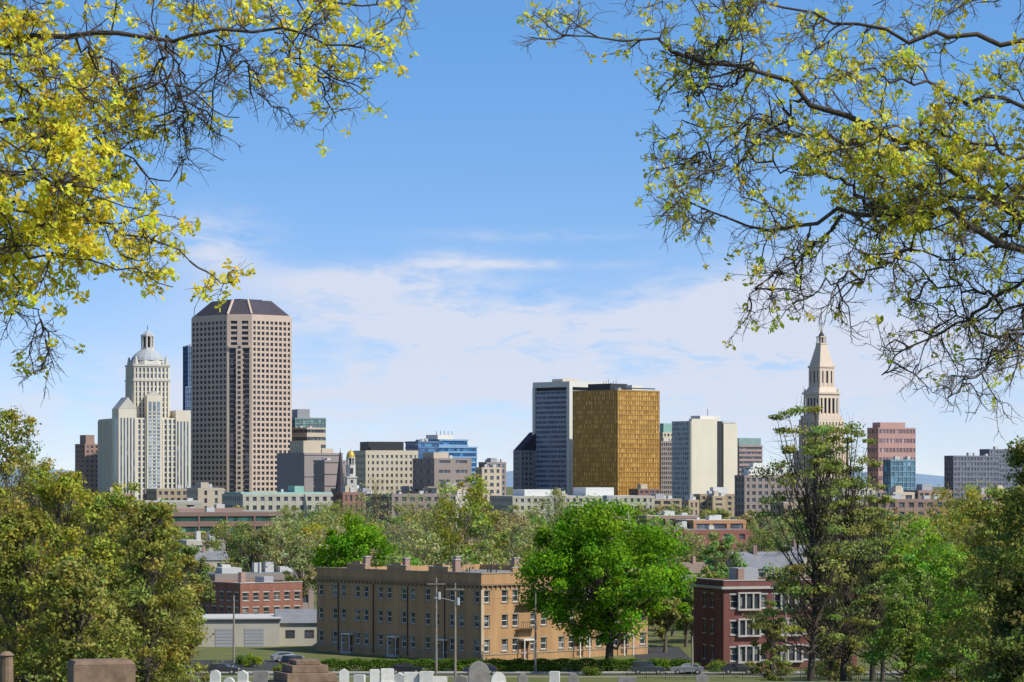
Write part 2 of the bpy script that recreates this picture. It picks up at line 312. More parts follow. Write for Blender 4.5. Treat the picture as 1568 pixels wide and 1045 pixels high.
b,W,Ld,z1=generic('blue_glass_office',2300,621,672,731,684,40,BWP,BLUEG,fh=4,bw=6,sp=.35,pf=.1,parapet=1,piers=False,done=False)
b.tower(rect(W*.05,W*.8,Ld*.05,Ld*.75),z1,z1+5.5,4,[6]*4,BWP,BLUEG,.35,.1,piers=False)
b.box('penthouse',WHITE,W*.1,W*.5,Ld*.15,Ld*.5,z1+5.6,z1+9); 
for k in range(5): b.beam('antenna',DARK,(W*(.2+.1*k),Ld*.3,z1+9),(W*(.2+.1*k),Ld*.3,z1+12),.2)
b.done()
generic('dark_glass_office',2250,620,640,672,676,30,BP,BLUEG,fh=4,bw=6,sp=.2,pf=.1,piers=False)
generic('brown_office_block',2000,632,665,722,702,30,BRN,GK,fh=7,bw=12,sp=.7,pf=.3,pent=[(.1,.5,.2,.7,4,TANP)])
generic('brick_office_block',2150,733,745,775,708,30,BRN,GB,fh=4,bw=4,pent=[(.3,.6,.2,.7,3,GREYP)])
generic('tan_office_block',2100,728,738,768,716,30,TANP,GK,fh=5,bw=5)
b,W,Ld,z1=generic('slanted_roof_office',2300,786,797,822,690,30,mat('mauve_panel',(.30,.26,.26)),GK,fh=4,bw=4,sp=.5,pf=.5,done=False)
GRN=mat('copper_green',(.25,.42,.36),.12,.3)
b.raw('roof_slope',SLATE,[(0,0,z1),(W,0,z1),(W,Ld,z1),(0,Ld,z1),(W,0,z1+14),(W,Ld,z1+14)],[(0,1,4),(3,5,2),(0,4,5,3),(1,2,5,4)])
b.done()
WCON=mat('white_concrete',(.62,.60,.55),.05,.05)
b,W,Ld,z1=generic('banded_office_tower',2280,818,872,930,598,43,mat('bluegrey_band',(.34,.35,.41),.05,.05),glass('glass_bluegrey',(.10,.125,.19),cell=(2,2,3.7)),fh=3.7,bw=2.4,sp=.45,pf=.12,parapet=.5,done=False)
b.box('crown_recess',DARK,1,W-1,1,Ld-1,z1+.1,z1+2.6); b.box('crown',WCON,-.8,W+.8,-.8,Ld+.8,z1+2.6,z1+6.8)
b.box('corner_pier',WCON,-1,2.2,-1,2.2,0,z1+2.6); b.box('corner_pier',WCON,-1,1,Ld-1.5,Ld+1,0,z1+2.6); b.box('penthouse',TANP,W*.1,W*.5,Ld*.3,Ld*.6,z1+6.9,z1+9)
b.done()
GOLD=glass('gold_glass',(.62,.35,.075),(.82,.52,.16),rough=.28,cell=(1.9,1.9,3.5),frac=.4,metal=.25,spec=.5)
GOLDM=mat('gold_mullion',(.40,.225,.07),.12,.1,.5,.15)
b,W,Ld,z1=generic('gold_glass_tower',2200,877,946,1010,597,43,GOLDM,GOLD,fh=3.5,bw=1.9,sp=.24,pf=.18,parapet=.8,done=False)
b.box('roof_equipment',DARK,W*.15,W*.55,Ld*.3,Ld*.8,z1+.1,z1+5); b.box('roof_equipment_box',WCON,W*.5,W*.75,Ld*.15,Ld*.4,z1+.1,z1+4)
b.box('roof_railing',DARK,W*.05,W*.95,Ld*.05,Ld*.06,z1+1,z1+1.8); b.box('penthouse',GOLDM,W*.6,W*.85,Ld*.4,Ld*.8,z1+.1,z1+3)
for k in range(6): b.beam('antennas',DARK,(W*(.2+.06*k),Ld*.5,z1+5),(W*(.2+.06*k),Ld*.5,z1+6.5+k%3),.15)
b.done()
generic('green_roof_office',2400,1008,1015,1032,662,30,CREAM,GK,roof=GRN,pent=[(.1,.9,.1,.9,7,GRN)])
generic('brown_ribbed_office',2250,1008,1012,1032,676,30,BRN,GK,fh=3.6,bw=2,sp=.4,pf=.3)
b,W,Ld,z1=generic('white_slab_tower',2150,1029,1058,1126,645,38,mat('grey_white_band',(.45,.45,.45)),GG,fh=3.6,bw=2.2,sp=.4,pf=.2,parapet=1,done=False)
SLAB=mat('warm_white_slab',(.60,.545,.44),.05,.05)
b.box('blank_wall',SLAB,-.2,W*.56,-1.2,2,0,z1+1.6); b.box('blank_wall',SLAB,W*.70,W+.6,-1.6,3,0,z1-1.5); b.box('window_slot',DARK,W*.56,W*.70,-.6,1,0,z1+.2)
b.box('blank_wall',SLAB,-.9,-.21,-.9,.8,0,z1); b.box('penthouse',WCON,W*.25,W*.7,Ld*.1,Ld*.6,z1,z1+4)
b.beam('mast',DARK,(W*.5,Ld*.3,z1),(W*.5,Ld*.3,z1+9),.2)
b.done()
generic('brown_hotel_block',2300,1122,1132,1168,682,25,mat('rose_brick',(.36,.26,.23)),GK,fh=3.6,bw=60,sp=.5,pf=.1,piers=False,pent=[(0,.95,.1,.9,5.5,GRP_)])
generic('white_low_office',2050,1135,1150,1215,716,20,WCON,GB,fh=5,bw=6,sp=.5,pf=.4,roof=ROOFW,pent=[(.1,.4,.2,.6,3,WHITE)])
TR=mat('travertine_pinkish',(.60,.49,.39),.08,.08); zf=lambda y:SZ(y,2300)
b=B('stone_pyramid_tower',(SX(1262,2300),2320,0),math.radians(32))
def sq(h): return rect(-h,h,-h,h)
b.tower(sq(12.2),0,zf(642),4,[8]*4,TR,GK,.35,.6,proud=.3,parapet=2)
b.box('setback',TR,-11.2,11.2,-11.2,11.2,zf(642),zf(636))
b.tower(sq(9.6),zf(636),zf(603),16,[5]*4,TR,GK,.12,.42,parapet=3,inset=1.2,proud=.3)
b.box('cornice',TR,-10.6,10.6,-10.6,10.6,zf(603),zf(600))
for sx in(-1,1):
    for sy in(-1,1): b.prism('urn',TR,ngon(sx*9,sy*9,1.1),zf(600),zf(594),ngon(sx*9,sy*9,.4))
b.prism('setback_slope',TR,sq(9),zf(600),zf(592),sq(7.2))
b.tower(sq(6.8),zf(592),zf(562),15,[3]*4,TR,GK,.25,.55,parapet=2.5,inset=.8,proud=.3)
b.box('cornice_upper',TR,-7.5,7.5,-7.5,7.5,zf(562),zf(559))
b.prism('pyramid_roof',TR,sq(6.6),zf(559),zf(526),sq(2.9))
b.box('belvedere',TR,-3.2,3.2,-3.2,3.2,zf(526),zf(524))
for sx in(-1,0,1):
    for sy in(-1,0,1):
        if sx or sy: b.cyl('belvedere_columns',TR,sx*2.4,sy*2.4,zf(524),zf(515),.42,n=8)
b.box('belvedere_core',GK,-1.6,1.6,-1.6,1.6,zf(524),zf(515)); b.box('belvedere_cap',TR,-3,3,-3,3,zf(515),zf(513.5))
b.prism('cupola_roof',SLATE,ngon(0,0,2.6),zf(513.5),zf(506),ngon(0,0,.7)); b.cyl('finial',mat('gilded',(.6,.42,.1),.05,1,.3,.8),0,0,zf(506),zf(502),.8); b.cyl('mast',DARK,0,0,zf(502),zf(492),.16)
b.done()
generic('stone_office_wing',2330,1215,1235,1300,690,32,TR,GK,fh=4,bw=3.4,sp=.45,pf=.5)
ROSE=mat('rose_panel',(.44,.26,.235),.06,.05); 
generic('rose_banded_office',2300,1328,1345,1402,655,28,ROSE,glass('glass_rose',(.20,.14,.16)),fh=7.5,bw=3.2,sp=.55,pf=.18,pent=[(.08,.75,.1,.8,4,ROSE)])
generic('teal_glass_office',2200,1352,1364,1402,704,28,mat('teal_panel',(.17,.27,.34)),glass('glass_teal',(.08,.17,.24),cell=(3,3,4)),fh=4,bw=4,sp=.2,pf=.15)
SLP=mat('slate_panel',(.18,.18,.215))
generic('dark_glass_office',2300,1446,1460,1530,698,25,SLP,GB,fh=4,bw=3,sp=.4,pf=.3)
generic('slate_office_block',2500,1500,1515,1590,688,25,SLP,GB,fh=4,bw=3,sp=.4,pf=.3)
# --- church steeple and gold domed clock tower
b=B('church_steeple',(SX(521,1500),1500,0),.5); z=lambda y:SZ(y,1500); ST=mat('brownstone_slate',(.06,.052,.065),.2,.3); BSN=mat('brownstone',(.17,.12,.105),.15,.4)
b.box('tower_walls',BSN,-2.6,2.6,-2.6,2.6,0,z(770)); b.prism('spire',ST,ngon(0,0,3.1),z(770),z(692),ngon(0,0,.3))
for sx in(-1,1):
    for sy in(-1,1): b.prism('pinnacle',ST,ngon(sx*2.4,sy*2.4,.6,4),z(772),z(754),ngon(sx*2.4,sy*2.4,.05,4))
b.box('nave_walls',BSN,-5,5,3,26,0,7); b.raw('nave_roof',ST,[(-5.3,3,7),(5.3,3,7),(0,3,12),(-5.3,26,7),(5.3,26,7),(0,26,12)],[(0,1,2),(5,4,3),(1,4,5,2),(0,2,5,3)]); b.cyl('cross',DARK,0,0,z(692),z(686),.1); b.done()
b=B('gold_dome_clock_tower',(SX(537,1800),1800,0),.3); z=lambda y:SZ(y,1800)
b.box('tower_walls',LIMED,-3.0,3.0,-3.0,3.0,0,z(732)); b.box('cornice',LIMED,-3.4,3.4,-3.4,3.4,z(732),z(730)); b.prism('clock_stage',LIMED,ngon(0,0,2.9),z(730),z(712)); 
for i in range(8): 
    a=i*math.pi/4; b.cyl('belfry_columns',LIMED,2.4*math.cos(a),2.4*math.sin(a),z(712),z(702),.35,n=6)
b.cyl('belfry_core',DARK,0,0,z(712),z(702),1.5); b.cyl('belfry_cap',LIMED,0,0,z(702),z(700.5),2.9)
GL=mat('gold_leaf',(.55,.36,.07),.05,1,.4,.3)
for i in range(5):
    a0=i*math.pi/10;a1=(i+1)*math.pi/10; b.cyl('gold_dome',GL,0,0,z(700.5)+4*math.sin(a0),z(700.5)+4*math.sin(a1),2.6*math.cos(a0),max(.05,2.6*math.cos(a1)),16)
b.cyl('finial',GL,0,0,z(700.5)+4,z(688),.15); b.box('clock_opening',DARK,-.8,.8,-3.02,-2.7,z(725),z(717))
for q in (735,745,755,765): b.box('tower_windows',DARK,-.7,.7,-3.05,-2.9,z(q+5),z(q))
b.done()
# ================================================================ MIDDLE DISTANCE
LWHT=mat('offwhite_wall',(.44,.41,.34),.12,.1); TAN2=mat('buff_wall',(.40,.31,.21),.1,.1); RBF=mat('red_brick_mid',(.25,.14,.11),.12,.1)
mids=[]
def mid_(name,d,xl,xc,xr,yt,yb,*a,**k): mids.append((min(xl,xc),xr,yb,d)); return generic(name,d,xl,xc,xr,yt,*a,**k)
mid_('low_white_school',1500,340,372,515,757,768,20,LWHT,GK,fh=4,bw=4,sp=.5,pf=.5,roof=ROOFW,pent=[(.0,.98,.1,.9,.9,GRN),(.6,.7,.2,.5,4,GRN)])
mid_('brick_row_building',1700,225,240,345,749,758,15,TAN2,GK,fh=3.6,bw=3.5)
mid_('white_warehouse',1100,205,212,310,768,778,10,LWHT,GK,fh=5,bw=8,sp=.85,pf=.5,roof=ROOFW)
mid_('parking_garage',1000,238,262,432,785,810,15,mat('garage_brick',(.23,.15,.12),.1,.1),glass('glass_green_dark',(.03,.09,.075)),fh=3.9,bw=9,sp=.5,pf=.06,roof=ROOFG,pent=[(0,.7,.3,.9,1.2,BRICKF)])
mid_('white_shed',800,272,286,345,828,844,20,LWHT,GK,fh=5,bw=12,sp=.85,pf=.3,roof=ROOFW)
mid_('long_white_hospital',1600,750,785,1002,760,772,14,LWHT,GK,fh=4,bw=3.6,sp=.5,pf=.55,roof=ROOFW,pent=[(.1,.3,.1,.6,3.5,WHITE),(.55,.75,.2,.7,4.5,GREYP)])
mid_('tan_apartment_block',1750,1062,1072,1182,757,778,12,TAN2,GK,fh=3.6,bw=4,pent=[(.2,.4,.2,.7,4,WHITE)])
mid_('grey_office_block',1500,1125,1140,1235,728,770,20,BRN,GK,fh=3.6,bw=3.4,pent=[(.1,.5,.2,.7,3,WHITE)])
mid_('brick_warehouse',1250,975,990,1070,790,800,15,BRICKF,GK,fh=4,bw=5,roof=ROOFW)
mid_('orange_brick_garage',1150,1030,1062,1142,797,810,20,mat('orange_brick',(.42,.22,.12),.1,.2),GK,fh=4.5,bw=7,sp=.55,pf=.2,roof=ROOFW)
mid_('red_brick_warehouse',950,1000,1030,1150,812,832,20,mat('red_brick_far',(.24,.10,.08),.1,.2),GK,fh=4,bw=5,sp=.6,pf=.5)
mid_('grey_low_office',1400,560,600,700,757,764,20,BRN,GK,fh=3.8,bw=4,roof=ROOFG)
mid_('white_low_office',1350,1180,1200,1330,770,782,10,TAN2,GK,fh=3.8,bw=5,roof=ROOFW)
mid_('brick_row_building',1300,1330,1345,1460,765,778,10,BRICKF,GK,fh=3.8,bw=4)
for k in range(40):
    d=random.uniform(1350,2050); px=random.uniform(60,1560); wpx=random.uniform(22,75); yt=random.uniform(746,770)
    m_=random.choice([LWHT,BRICKF,TAN2,TAN2,BRICKF,BRN,BRN,RBF,TANP,CREAM]); generic('low_city_building',d,px,px+wpx*.3,px+wpx,yt,random.choice([15,25,40]),m_,GK,fh=random.choice([3.4,3.8,4.6]),bw=random.choice([3,4,6]),sp=random.choice([.4,.5,.6]),pf=random.choice([.3,.5,.6]),roof=random.choice([ROOFG,ROOFG,ROOFW]),pent=[(.2,.5,.2,.6,3,random.choice([TANP,GREYP]))])
def house(name,d,px,wpx,yt,rot,wall,roof,floors=2,depth=9):
    Wm=wpx/F*d; b=B(name,(SX(px,d),d,0),rot); zt=SZ(yt,d); ze=zt-min(Wm*.28,3.2)
    b.tower(rect(0,Wm,0,depth),0,ze,2.9,[max(2,int(Wm/2.6)),3,max(2,int(Wm/2.6)),3],wall,GK,.55,.62,parapet=.4)
    b.raw('gable_roof',roof,[(-.4,-.4,ze+.1),(Wm+.4,-.4,ze+.1),(Wm+.4,depth+.4,ze+.1),(-.4,depth+.4,ze+.1),(-.4,depth/2,zt),(Wm+.4,depth/2,zt)],[(0,1,5,4),(2,3,4,5),(0,4,3),(1,2,5),(0,3,2,1)])
    b.box('chimney',BRICKF,Wm*.3,Wm*.3+.7,depth*.4,depth*.5,ze,zt+1.2); b.done()
    mids.append((px,px+wpx,yt+18,d))
GSH=mat('grey_shingle',(.20,.21,.23),.15,.5); GSH2=mat('brown_shingle',(.2,.15,.12),.15,.5)
house('gabled_house',560,1128,105,846,.1,LWHT,GSH); house('gabled_house',650,1215,60,836,.5,TANP,GSH)
house('gabled_house',700,300,50,845,.3,LWHT,GSH); house('gabled_house',760,430,45,842,-.2,BRICKF,GSH)
house('gabled_house',620,1060,60,862,.5,TAN2,GSH2); house('gabled_house',560,1012,55,880,.3,RBF,GSH); house('gabled_house',900,700,40,826,.3,LWHT,GSH2); house('gabled_house',980,880,40,822,.2,TAN2,GSH); house('gabled_house',850,1290,60,826,.2,RBF,GSH); house('gabled_house',480,1330,70,900,.2,TAN2,GSH)
# ================================================================ NEAR BUILDINGS
def face(b,axis,Wd,Ld,rows,cols,s0,s1,z0,z1,brick,win_w,th=.35,trim=WHITE,gl=None,detail=True,sill=CONC):
    def bx(part,m,a0,a1,d0,d1,q0,q1):
        if axis=='f': b.box(part,m,a0,a1,d0,d1,q0,q1)
        elif axis=='b': b.box(part,m,a0,a1,Ld-d1,Ld-d0,q0,q1)
        elif axis=='l': b.box(part,m,d0,d1,a0,a1,q0,q1)
        else: b.box(part,m,Wd-d1,Wd-d0,a0,a1,q0,q1)
    zc=z0
    for (zb,zt) in rows:
        bx('walls',brick,s0,s1,0,th,zc,zb)
        a=s0
        for c in cols:
            bx('walls',brick,a,c-win_w/2,0,th,zb,zt); a=c+win_w/2
            l,r=c-win_w/2,c+win_w/2; f=.09
            bx('window_glass',gl,l,r,.24,.27,zb,zt)
            if detail:
                bx('window_frames',trim,l,l+f,.14,.235,zb,zt); bx('window_frames',trim,r-f,r,.14,.235,zb,zt)
                bx('window_frames',trim,l+f,r-f,.14,.235,zb,zb+f); bx('window_frames',trim,l+f,r-f,.14,.235,zt-f,zt)
                bx('window_frames',trim,l+f,r-f,.16,.235,(zb+zt)/2-.05,(zb+zt)/2+.05)
                bx('window_sills',sill,l-.12,r+.12,-.1,.13,zb-.16,zb+.002); bx('window_lintels',sill,l-.15,r+.15,-.03,.1,zt-.003,zt+.2)
        bx('walls',brick,a,s1,0,th,zb,zt); zc=zt
    bx('walls',brick,s0,s1,0,th,zc,z1)
    return bx
GN=glass('window_glass_near',(.05,.06,.075),(.28,.28,.27),rough=.08,cell=(1.3,1.3,1.1),frac=.25)
YB=mat('yellow_brown_brick',(.40,.24,.12),.22,.6,streak=1); SIL=mat('sill_stone',(.33,.27,.2))
loc,t,W,Ld=corner(430,485,737,992,41); b=B('brick_apartment_building',loc,t); H=12.6
rows=[(1.5,3.2),(5.0,6.7),(8.5,10.2)]
nc=14; colsL=[(i+.5)*Ld/nc+(.35 if i%2 else -.35) for i in range(nc)]; nw=12; colsR=[(i+.5)*W/nw+(.35 if i%2 else -.35) for i in range(nw)]
fl=face(b,'l',W,Ld,rows,colsL,.36,Ld-.36,0,H,YB,1.15,gl=GN,sill=SIL); ff=face(b,'f',W,Ld,rows,colsR,0,W,0,H,YB,1.15,gl=GN,sill=SIL)
face(b,'b',W,Ld,rows,colsR,0,W,0,H,YB,1.15,gl=GN,sill=SIL); face(b,'r',W,Ld,rows,colsL,.36,Ld-.36,0,H,YB,1.15,gl=GN,sill=SIL)
b.box('roof',ROOFG,.36,W-.36,.36,Ld-.36,H-.9,H-.8)
CORN=mat('cornice_brown',(.27,.18,.11),.1,1)
for bx,ln in((fl,Ld),(ff,W)):
    bx('cornice',CORN,-.3,ln+.3,-.32,-.005,10.9,11.15); bx('coping',SIL,-.1,ln+.1,-.08,.42,H+.003,H+.16); bx('water_table',SIL,.0,ln,-.08,-.006,1.0,1.2)
    k=0
    while k*.9<ln: bx('cornice_brackets',CORN,k*.9,k*.9+.2,-.25,-.006,10.55,10.895); k+=1
    for c in (.25,.5,.75):
        bx('parapet_pediment',YB,ln*c-2.2,ln*c+2.2,.02,.34,H+.165,H+.75); bx('parapet_pediment_cap',CONC,ln*c-2.3,ln*c+2.3,-.03,.4,H+.755,H+.88); bx('parapet_pediment_top',YB,ln*c-1,ln*c+1,.03,.33,H+.885,H+1.25)
b.box('corner_quoin',mat('buff_stone',(.5,.4,.28)),-.06,.5,-.06,-.003,0,10.5)
for (fx,fy) in((.1,.25),(.1,.55),(.5,.3),(.15,.85),(.7,.2),(.45,.6),(.85,.35)):
    x,y=W*fx,Ld*fy; b.box('chimney',BRICKF,x,x+.9,y,y+.7,H-.8,H+1.7); b.box('chimney_cap',CONC,x-.1,x+1.0,y-.1,y+.8,H+1.7,H+1.85)
for k in range(9): b.cyl('vent_pipes',DARK,random.uniform(1,W-1),random.uniform(1,Ld-1),H-.8,H+.8,.08,n=6)
for c in(1/7*1.5,3.5/7,5.5/7):
    s=Ld*c; fl('door',mat('door_brown',(.12,.06,.04)),s-.55,s+.55,-.05,-.008,.35,2.6); fl('porch_hood',WHITE,s-1,s+1,-1.0,-.05,2.85,3.05); fl('porch_steps',CONC,s-.9,s+.9,-1.2,-.05,0,.34)
    fl('porch_posts',WHITE,s-.95,s-.83,-.95,-.83,.0,2.85);fl('porch_posts',WHITE,s+.83,s+.95,-.95,-.83,.0,2.85)
for c in(.21,.43,.64,.86): fl('downpipe',DARK,Ld*c-.06,Ld*c+.06,-.14,-.02,.3,10.5)
for c in (.25,.58,.85):
    s=W*c
    for zz_ in (4.6,8.1): 
        ff('fire_escape',DARK,s-1.6,s+1.6,-1.15,-.15,zz_,zz_+.06); ff('fire_escape_rail',DARK,s-1.6,s+1.6,-1.15,-1.1,zz_+.95,zz_+1.02)
        for q in range(9): ff('fire_escape_rail',DARK,s-1.6+q*.39,s-1.56+q*.39,-1.14,-1.11,zz_+.06,zz_+.95)
    ff('porch_hood',WHITE,s-1.1,s+1.1,-1.2,-.05,2.9,3.15); ff('door',mat('door_brown',(.12,.06,.04)),s-.6,s+.6,-.05,-.008,.35,2.6); ff('porch_posts',WHITE,s-1,s-.85,-1.15,-1,0,2.9);ff('porch_posts',WHITE,s+.85,s+1,-1.15,-1,0,2.9)
b.done()
RB=mat('dark_red_brick',(.17,.065,.055),.25,.6,streak=1)
loc,t,W,Ld=corner(412,1062,1108,1312,18); b=B('red_brick_apartment_building',loc,t); H=12.2
rows=[(1.3,3.1),(4.9,6.7),(8.5,10.3)]; cR=[1.6+i*(W-3.2)/8 for i in range(9)]; cL=[(i+.5)*Ld/4 for i in range(4)]
TRM=mat('painted_trim',(.43,.40,.36),.12,.8,.7)
ff=face(b,'f',W,Ld,rows,cR,0,W,0,H,RB,1.2,gl=GN,trim=TRM); fl=face(b,'l',W,Ld,rows,cL[1:3],.36,Ld-.36,0,H,RB,1.0,gl=GN,trim=TRM)
face(b,'b',W,Ld,rows,cR,0,W,0,H,RB,1.2,gl=GN); face(b,'r',W,Ld,rows,cL,.36,Ld-.36,0,H,mat('buff_brick',(.42,.3,.19),.1,.5),1.0,gl=GN)
b.box('roof',ROOFG,.36,W-.36,.36,Ld-.36,H-.6,H-.5)
for bx,ln in((fl,Ld),(ff,W)): bx('cornice',TRM,-.4,ln+.4,-.45,-.01,11.1,11.45); bx('coping',CONC,-.1,ln+.1,-.08,.42,H+.003,H+.14)
for s in (cR[1],cR[4],cR[7]):
    bx=ff
    for (zb,zt) in rows:
        bx('bay_frame',TRM,s-1.7,s+1.7,-.5,-.02,zb-.35,zb-.1); bx('bay_frame',TRM,s-1.7,s+1.7,-.5,-.02,zt+.15,zt+.35)
        for q in(-1.55,-.55,.55,1.55): bx('bay_columns',TRM,s+q-.11,s+q+.11,-.45,-.22,zb-.1,zt+.15)
        bx('bay_glass',GN,s-1.6,s+1.6,-.2,-.12,zb-.1,zt+.15)
b.box('rooftop_shed',GREYP,W*.2,W*.35,Ld*.4,Ld*.7,H-.5,H+1.6); b.box('chimney',BRICKF,W*.6,W*.6+1,2,3,H-.5,H+2); b.box('chimney',BRICKF,W*.15,W*.15+.9,2,2.9,H-.5,H+1.6)
b.done()
b=B('white_garage',(SX(300,470),470,0),math.radians(6)); Wg=19.5
b.box('walls',LWHT,0,13,0,14,0,4.3); b.box('roof',ROOFW,-.2,13.2,-.3,14.2,4.3,4.5)
b.box('walls_annex',LWHT,13,Wg,1.5,11,0,3.6); b.raw('roof_annex',GSH,[(12.4,1.1,3.6),(Wg+.5,1.1,3.6),(Wg+.5,11.4,3.6),(12.4,11.4,3.6),(12.4,6.2,5.6),(Wg+.5,6.2,5.6)],[(0,1,5,4),(2,3,4,5),(0,4,3),(1,2,5),(0,3,2,1)])
b.box('garage_door',GREYP,7.5,10.5,-.06,-.01,0,2.9); b.box('garage_door',GREYP,3,6,-.06,-.01,0,2.9)
for k in range(5): b.box('door_ribs',DARK,3.02,5.98,-.075,-.062,.5+k*.5,.53+k*.5); b.box('door_ribs',DARK,7.52,10.48,-.075,-.062,.5+k*.5,.53+k*.5)
b.box('eave_trim',DARK,-.15,13.15,-.25,-.02,4.0,4.28); b.box('windows',GN,14,15.4,1.42,1.49,1.3,2.5); b.box('windows',GN,17,18.4,1.42,1.49,1.3,2.5); b.done()
mids.append((300,485,1005,470))
RBL=mat('red_brick_near',(.25,.11,.08),.2,.5)
loc,t,W,Ld=corner(545,300,368,463,38); b=B('red_brick_workshop',loc,t); H=SZ(894,545)
rows=[(1.2,2.9),(4.2,5.6)]
face(b,'f',W,Ld,rows,[(i+.5)*W/6 for i in range(6)],0,W,0,H,RBL,1.2,gl=GN,trim=TRM); face(b,'l',W,Ld,rows,[(i+.5)*Ld/6 for i in range(6)],.36,Ld-.36,0,H,RBL,1.2,gl=GN,trim=TRM)
face(b,'b',W,Ld,rows,[],0,W,0,H,RBL,1.2,gl=GN); face(b,'r',W,Ld,rows,[],.36,Ld-.36,0,H,RBL,1.2,gl=GN)
b.box('roof',ROOFW,.36,W-.36,.36,Ld-.36,H-.35,H-.3); b.box('coping',CONC,-.1,W+.1,-.1,.4,H+.01,H+.15); b.box('coping',CONC,-.1,.4,.41,Ld,H+.01,H+.15)
b.box('chimney',BRICKF,W*.3,W*.3+1,Ld*.4,Ld*.4+1,H-.3,H+1.8); b.box('rooftop_unit',GREYP,W*.6,W*.75,Ld*.3,Ld*.5,H-.3,H+1); b.done()
mids.append((300,470,935,545))
generic('slate_row_building',600,305,330,480,880,20,BRN,GK,fh=3.2,bw=3,roof=GSH,pent=[(.1,.3,.2,.6,1.2,ROOFW),(.5,.52,.3,.4,2.2,BRICKF)],depth=12)
mids.append((305,480,935,600)); mids.append((485,995,1000,440)); mids.append((1062,1312,1000,412))
# ================================================================ TREES
def jitcol(base,n,v=.28):
    c=np.array(base)[None,:]*RNG.uniform(1-v,1+v,(n,1)); c=c*(1+RNG.normal(size=(n,3))*[.10,.04,.08]); return np.clip(c,.004,.9)
def crown_points(clC,clR,per):
    K=len(clC); n=K*per; ci=np.repeat(np.arange(K),per); d=unit(RNG.normal(size=(n,3))); rad=RNG.uniform(.35,1.15,n)[:,None]
    return clC[ci]+d*clR[ci]*rad, unit(d+RNG.normal(size=(n,3))*.55+np.array([0,0,.25])),ci
GAIN=1.75
def tree_arrays(base,H,clC,clR,per,leaf,col,trunk_r,nlimb=26,twigs=3,fork=.3,topfrac=.8,lean=(0,0)):
    base=np.array(base,float)
    P,Nn,ci=crown_points(clC,clR,per)
    cf=RNG.uniform(.75,1.3,(len(clC),1))*(1+RNG.normal(size=(len(clC),3))*[.12,.03,.1])
    cols=jitcol(np.array(col)*GAIN,len(P))*cf[ci]
    lv=leaves(P+base,leaf*RNG.uniform(.6,1.3,len(P)),Nn,.62)
    tp=np.array([[0,0,-.5],[.1,0,H*.1],[.05*H*.3+lean[0]*.3,.1,H*.3],[lean[0]*.6,lean[1]*.6,H*.55],[lean[0],lean[1],H*topfrac]])
    tp=resample(tp,9)+base; tr=trunk_r*np.array([1.25,1,.9,.8,.68,.52,.38,.24,.1])
    parts=[tubes(tp[None],tr[None],8)]
    k=min(nlimb,len(clC)); sel=RNG.choice(len(clC),k,replace=False)
    tgt=clC[sel]+base; zt=np.clip((clC[sel,2]*.62),H*fork*.6,H*topfrac*.9); f=zt/(H*topfrac)*8; i=np.clip(f.astype(int),0,7)
    st=tp[i]*(1-(f-i))[:,None]+tp[i+1]*(f-i)[:,None]
    s=np.linspace(0,1,6)[None,:,None]; Lm=st[:,None,:]*(1-s)+tgt[:,None,:]*s
    Lm=Lm+RNG.normal(size=Lm.shape)*.02*H*np.sin(s*math.pi)*.6; Lm[:,:,2]+= (-np.sin(s[...,0]*math.pi)*.03*H)
    r0=trunk_r*.34; R=np.repeat(np.linspace(r0,r0*.22,6)[None],k,0); parts.append(tubes(Lm,R,5))
    if twigs:
        tw,_,_=spawn(Lm,twigs*4,.08*H,.2*H,4,.9,.25,(0,0,.05),tmin=.4); rr=np.repeat(np.linspace(r0*.2,r0*.06,4)[None],len(tw),0); parts.append(tubes(tw,rr,3))
    return cat(parts),lv,cols
def tree(name,base,H,clC,clR,per,leaf,col,trunk_r,bark=BARK,**k):
    (v,q),(lv,lq),cols=tree_arrays(base,H,clC,clR,per,leaf,col,trunk_r,**k)
    o=np_mesh(name,v,q,bark,smooth=True); f=np_mesh('foliage',lv,lq,LEAF,cols); f.parent=o; return o
def broad(H,R,cb,K,cr=.2,sq=.85):
    d=unit(RNG.normal(size=(K,3))); rad=RNG.uniform(.25,1,K)**.5; hc=(H-cb)/2*.93
    z=d[:,2]*rad; C=np.stack([d[:,0]*rad*R*.9*(1-.15*z),d[:,1]*rad*R*.9*(1-.15*z),cb+hc*1.05+z*hc],-1)
    r=R*cr*RNG.uniform(.5,1.4,K); return C,np.stack([r*1.15,r*1.15,r*sq],-1)
def conif(H,R,cb,K,flat=.45,cr=.2,top=.1,power=.8):
    h=cb+(H-cb)*RNG.uniform(0,1,K)**.9; rm=R*(top+(1-top)*((H-h)/(H-cb))**power); a=RNG.uniform(0,2*math.pi,K); rr=rm*RNG.uniform(.3,1.08,K)
    C=np.stack([rr*np.cos(a),rr*np.sin(a),h-rr*.12],-1); r=(R*cr)*RNG.uniform(.5,1.3,K)*(.45+.55*rm/R); return C,np.stack([r*1.2,r*1.2,r*flat],-1)
BRIGHT=(.09,.18,.012); OLIVE=(.17,.17,.035); YG=(.19,.2,.03); PALE=(.2,.21,.09)
def put(px,d): return (SX(px,d),d,gz(d)-.1)
C,R_=broad(24.6,12.8,3.8,230,.125); tree('maple_tree',put(932,412),24.6,C,R_,210,.24,BRIGHT,.55,BARKD,nlimb=70,twigs=3,fork=.2)
d=520; C,R_=broad(SZ(782,d),7.8,3,85,.19); tree('maple_tree',put(543,d),SZ(782,d),C,R_,200,.27,BRIGHT,.4,BARKD)
d=500; C,R_=broad(SZ(838,d),3.8,2,40,.24); tree('maple_tree',put(625,d),SZ(838,d),C,R_,150,.26,(.09,.2,.02),.25)
